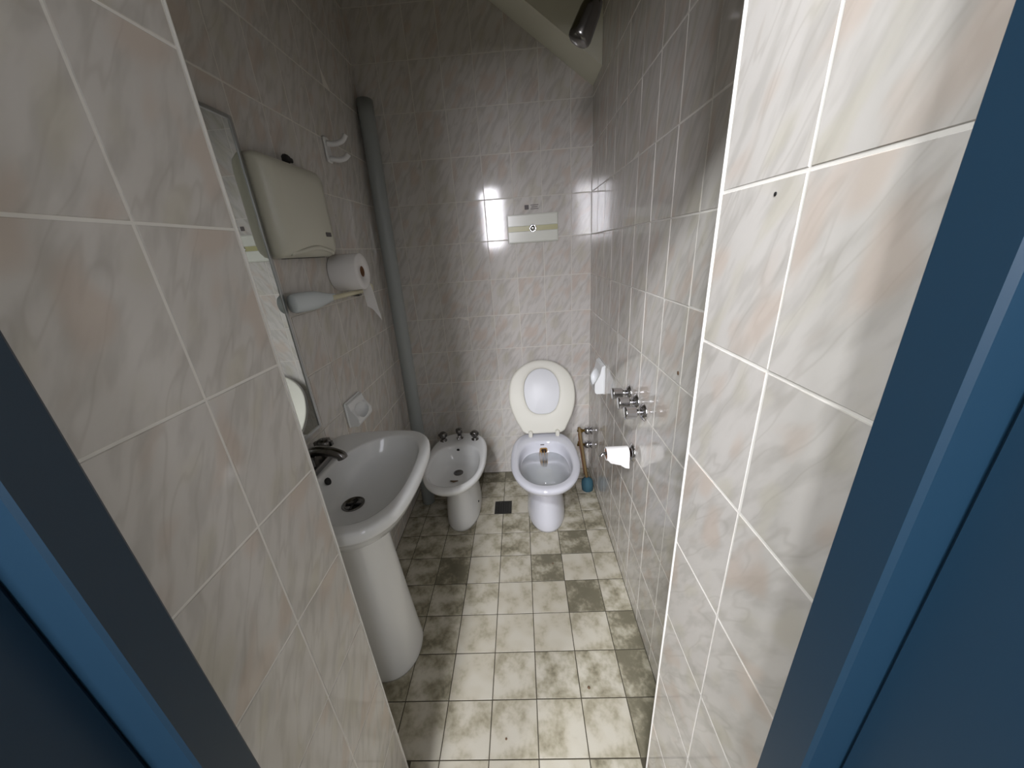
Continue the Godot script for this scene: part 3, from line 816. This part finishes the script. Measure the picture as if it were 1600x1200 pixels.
# ---------------------------------------------------------------- right wall
func build_right_wall_things() -> void:
	soap_dish("white ceramic soap dish on the right wall beside the toilet lid", Transform3D(Basis(Vector3.BACK, Vector3.UP, Vector3.LEFT), Vector3(0, 0.797, 0.345)), 0.135, 0.145, 0.05)
	# three shower valves
	var names := ["chrome shower knob on the right wall, farthest of the row of three", "chrome shower knob in the middle of the row of three", "chrome shower knob on the right wall, nearest of the row of three"]
	for i in 3:
		var c := Vector3(0, 0.893, [0.805, 0.893, 0.975][i])
		var t := thing("shower_valve", names[i], "valve", c, "chrome shower valves in a row")
		part(t, "flange", lathe(c, Vector3.LEFT, [[0.03, 0.0005], [0.03, 0.004], [0.02, 0.012], [0.013, 0.014]], 28), M.chrome)
		part(t, "stem", lathe(c, Vector3.LEFT, [[0.012, 0.012], [0.012, 0.03]], 18), M.chrome)
		part(t, "knob", lathe(c, Vector3.LEFT, [[0.011, 0.026], [0.019, 0.029], [0.0205, 0.032], [0.0205, 0.06], [0.0225, 0.062], [0.0225, 0.066], [0.018, 0.068], [0.002, 0.068]], 28), M.chrome)
	# nearly finished paper roll on a chrome arm
	var h := thing("paper_holder", "chrome paper holder arm on the right wall below the shower knobs", "holder", Vector3(0, 0.683, 0.89))
	var hc := Vector3(0, 0.683, 0.89)
	part(h, "flange", lathe(hc, Vector3.LEFT, [[0.034, 0.0005], [0.034, 0.005], [0.024, 0.012], [0.014, 0.015]], 28), M.chrome)
	part(h, "arm", tube(curve([hc + Vector3(-0.012, 0, 0), hc + Vector3(-0.06, 0.002, 0), hc + Vector3(-0.112, 0.0, 0), hc + Vector3(-0.122, -0.012, 0.004)], 4), 0.0065, 12), M.chrome)
	var r := thing("toilet_paper", "nearly used up white paper roll on the chrome arm by the right wall", "paper roll", hc + Vector3(-0.06, -0.005, 0))
	var rc := hc + Vector3(-0.02, -0.0, 0)
	part(r, "paper", lathe(rc, Vector3.LEFT, [[0.021, 0.083], [0.026, 0.084], [0.0265, 0.082], [0.0265, 0.002], [0.026, 0.0], [0.021, 0.001], [0.021, 0.083]], 32, false, false), M.paper)
	part(r, "core", lathe(rc, Vector3.LEFT, [[0.0205, 0.001], [0.0205, 0.0825], [0.0195, 0.0825], [0.0195, 0.001], [0.0205, 0.001]], 24, false, false), M.card, Transform3D(), "cardboard core")
	var zf := hc.z + 0.0265
	part(r, "tail", sheet([[Vector3(-0.103, 0.69, zf), Vector3(-0.021, 0.69, zf)], [Vector3(-0.103, 0.672, zf + 0.001), Vector3(-0.021, 0.668, zf + 0.001)], [Vector3(-0.09, 0.657, zf), Vector3(-0.021, 0.65, zf + 0.001)], [Vector3(-0.058, 0.65, zf), Vector3(-0.02, 0.637, zf + 0.001)], [Vector3(-0.036, 0.634, zf + 0.001), Vector3(-0.02, 0.63, zf + 0.001)]], 0.0014), M.paper)
	# two stop valves low in the corner
	for i in 2:
		var y: float = [0.347, 0.247][i]
		var c := Vector3(0, y, 0.1)
		var t := thing("stop_valve", ["chrome stop valve behind the toilet, upper of two", "chrome stop valve behind the toilet, lower of two"][i], "valve", c, "stop valves in the right corner")
		part(t, "flange", lathe(c, Vector3.LEFT, [[0.026, 0.0005], [0.026, 0.004], [0.012, 0.01]], 20), M.chrome)
		part(t, "knob", lathe(c, Vector3.LEFT, [[0.01, 0.006], [0.02, 0.012], [0.025, 0.024], [0.022, 0.038], [0.012, 0.046], [0.008, 0.048]], 22), M.chrome)
		part(t, "fitting", lathe(c, Vector3.LEFT, [[0.009, 0.046], [0.009, 0.056], [0.014, 0.058], [0.014, 0.074], [0.009, 0.076], [0.009, 0.088], [0.003, 0.09]], 6), M.brass, Transform3D(), "tarnished brass fitting")
		part(t, "wing", block(c + Vector3(-0.086, -0.006, -0.004), c + Vector3(-0.07, 0.026, 0.004), 0.002, 0.003), M.brass)
	var hs := thing("supply_hose", "thin brown hose hanging from the stop valves to the floor", "hose", Vector3(-0.055, 0, 0.12))
	part(hs, "tube", tube(curve([Vector3(-0.079, 0.33, 0.1), Vector3(-0.077, 0.29, 0.118), Vector3(-0.066, 0.2, 0.122), Vector3(-0.052, 0.1, 0.115), Vector3(-0.04, 0.03, 0.1), Vector3(-0.03, 0.007, 0.07)], 5), 0.0065, 10), M.hose)
	# shower
	var head := Vector3(-0.203, 1.93, 0.86)
	var root := Vector3(0, 2.12, 0.86)
	var s := thing("shower", "dull chrome shower head on an arm high on the right wall", "shower", root)
	var dirn := Vector3(0.46, 0.88, 0.1).normalized()
	part(s, "flange", lathe(root, Vector3.LEFT, [[0.03, 0.0005], [0.03, 0.004], [0.014, 0.012]], 24), M.dull_chrome)
	part(s, "arm", tube(curve([root + Vector3(-0.006, 0, 0), root + Vector3(-0.06, 0.005, 0.003), head + dirn * 0.155, head + dirn * 0.11], 5), 0.0095, 12), M.dull_chrome)
	part(s, "rose", lathe(head, dirn, [[0.006, -0.008], [0.024, -0.005], [0.0295, 0.0], [0.031, 0.007], [0.03, 0.022], [0.0275, 0.06], [0.0225, 0.085], [0.013, 0.09], [0.016, 0.094], [0.016, 0.11], [0.01, 0.114]], 28), M.dull_chrome)
	# plugged hole
	var p := thing("screw_plug", "small dark screw plug in the right wall tiles above the shower knobs", "plug", Vector3(0, 1.107, 1.19))
	part(p, "disc", lathe(Vector3(0, 1.107, 1.19), Vector3.LEFT, [[0.0055, 0.0003], [0.0055, 0.0015], [0.003, 0.002]], 14), M.brown_stain)
	var q := thing("screw_hole", "tiny dark screw hole in the bright reveal tile by the doorway", "hole", Vector3(JR, 1.469, 1.605))
	part(q, "disc", lathe(Vector3(JR, 1.469, 1.605), Vector3.LEFT, [[0.0022, 0.0002], [0.0022, 0.0008], [0.001, 0.001]], 10), M.dark)

# ---------------------------------------------------------------- on the floor
func build_floor_things() -> void:
	for a in [[-0.233, 1.287, 0.0045, "dark crumb on the pale floor tile nearest the right doorway corner"], [-0.515, 1.42, 0.003, "tiny dark crumb on the floor tiles at the doorway"], [-0.31, 0.77, 0.0035, "dark crumb on the floor tiles in front of the toilet"]]:
		var k := thing("crumb", a[3], "crumb", Vector3(a[0], 0, a[1]))
		part(k, "bit", lathe(Vector3(a[0], 0.0003, a[1]), Vector3(0.1, 1, 0.05), [[a[2], 0.0], [a[2] * 1.2, 0.0015], [a[2] * 0.8, 0.003], [a[2] * 0.2, 0.0035]], 7), M.brown_stain)
	var c := Vector3(-0.567, 0, 0.36)
	var t := thing("floor_drain", "small square dark metal drain grate set in the floor tiles", "drain", c)
	part(t, "frame", plain_boxes([[c + Vector3(-0.05, 0.0002, -0.053), c + Vector3(-0.04, 0.004, 0.053)], [c + Vector3(0.04, 0.0002, -0.053), c + Vector3(0.05, 0.004, 0.053)], [c + Vector3(-0.04, 0.0002, -0.053), c + Vector3(0.04, 0.004, -0.043)], [c + Vector3(-0.04, 0.0002, 0.043), c + Vector3(0.04, 0.004, 0.053)]]), M.grate)
	part(t, "well", plain_boxes([[c + Vector3(-0.04, 0.0002, -0.043), c + Vector3(0.04, 0.0012, 0.043)]]), M.dark)
	for i in 6:
		var x := -0.034 + i * 0.0136
		part(t, "bar", plain_boxes([[c + Vector3(x - 0.0032, 0.0012, -0.043), c + Vector3(x + 0.0032, 0.0036, 0.043)]]), M.grate)
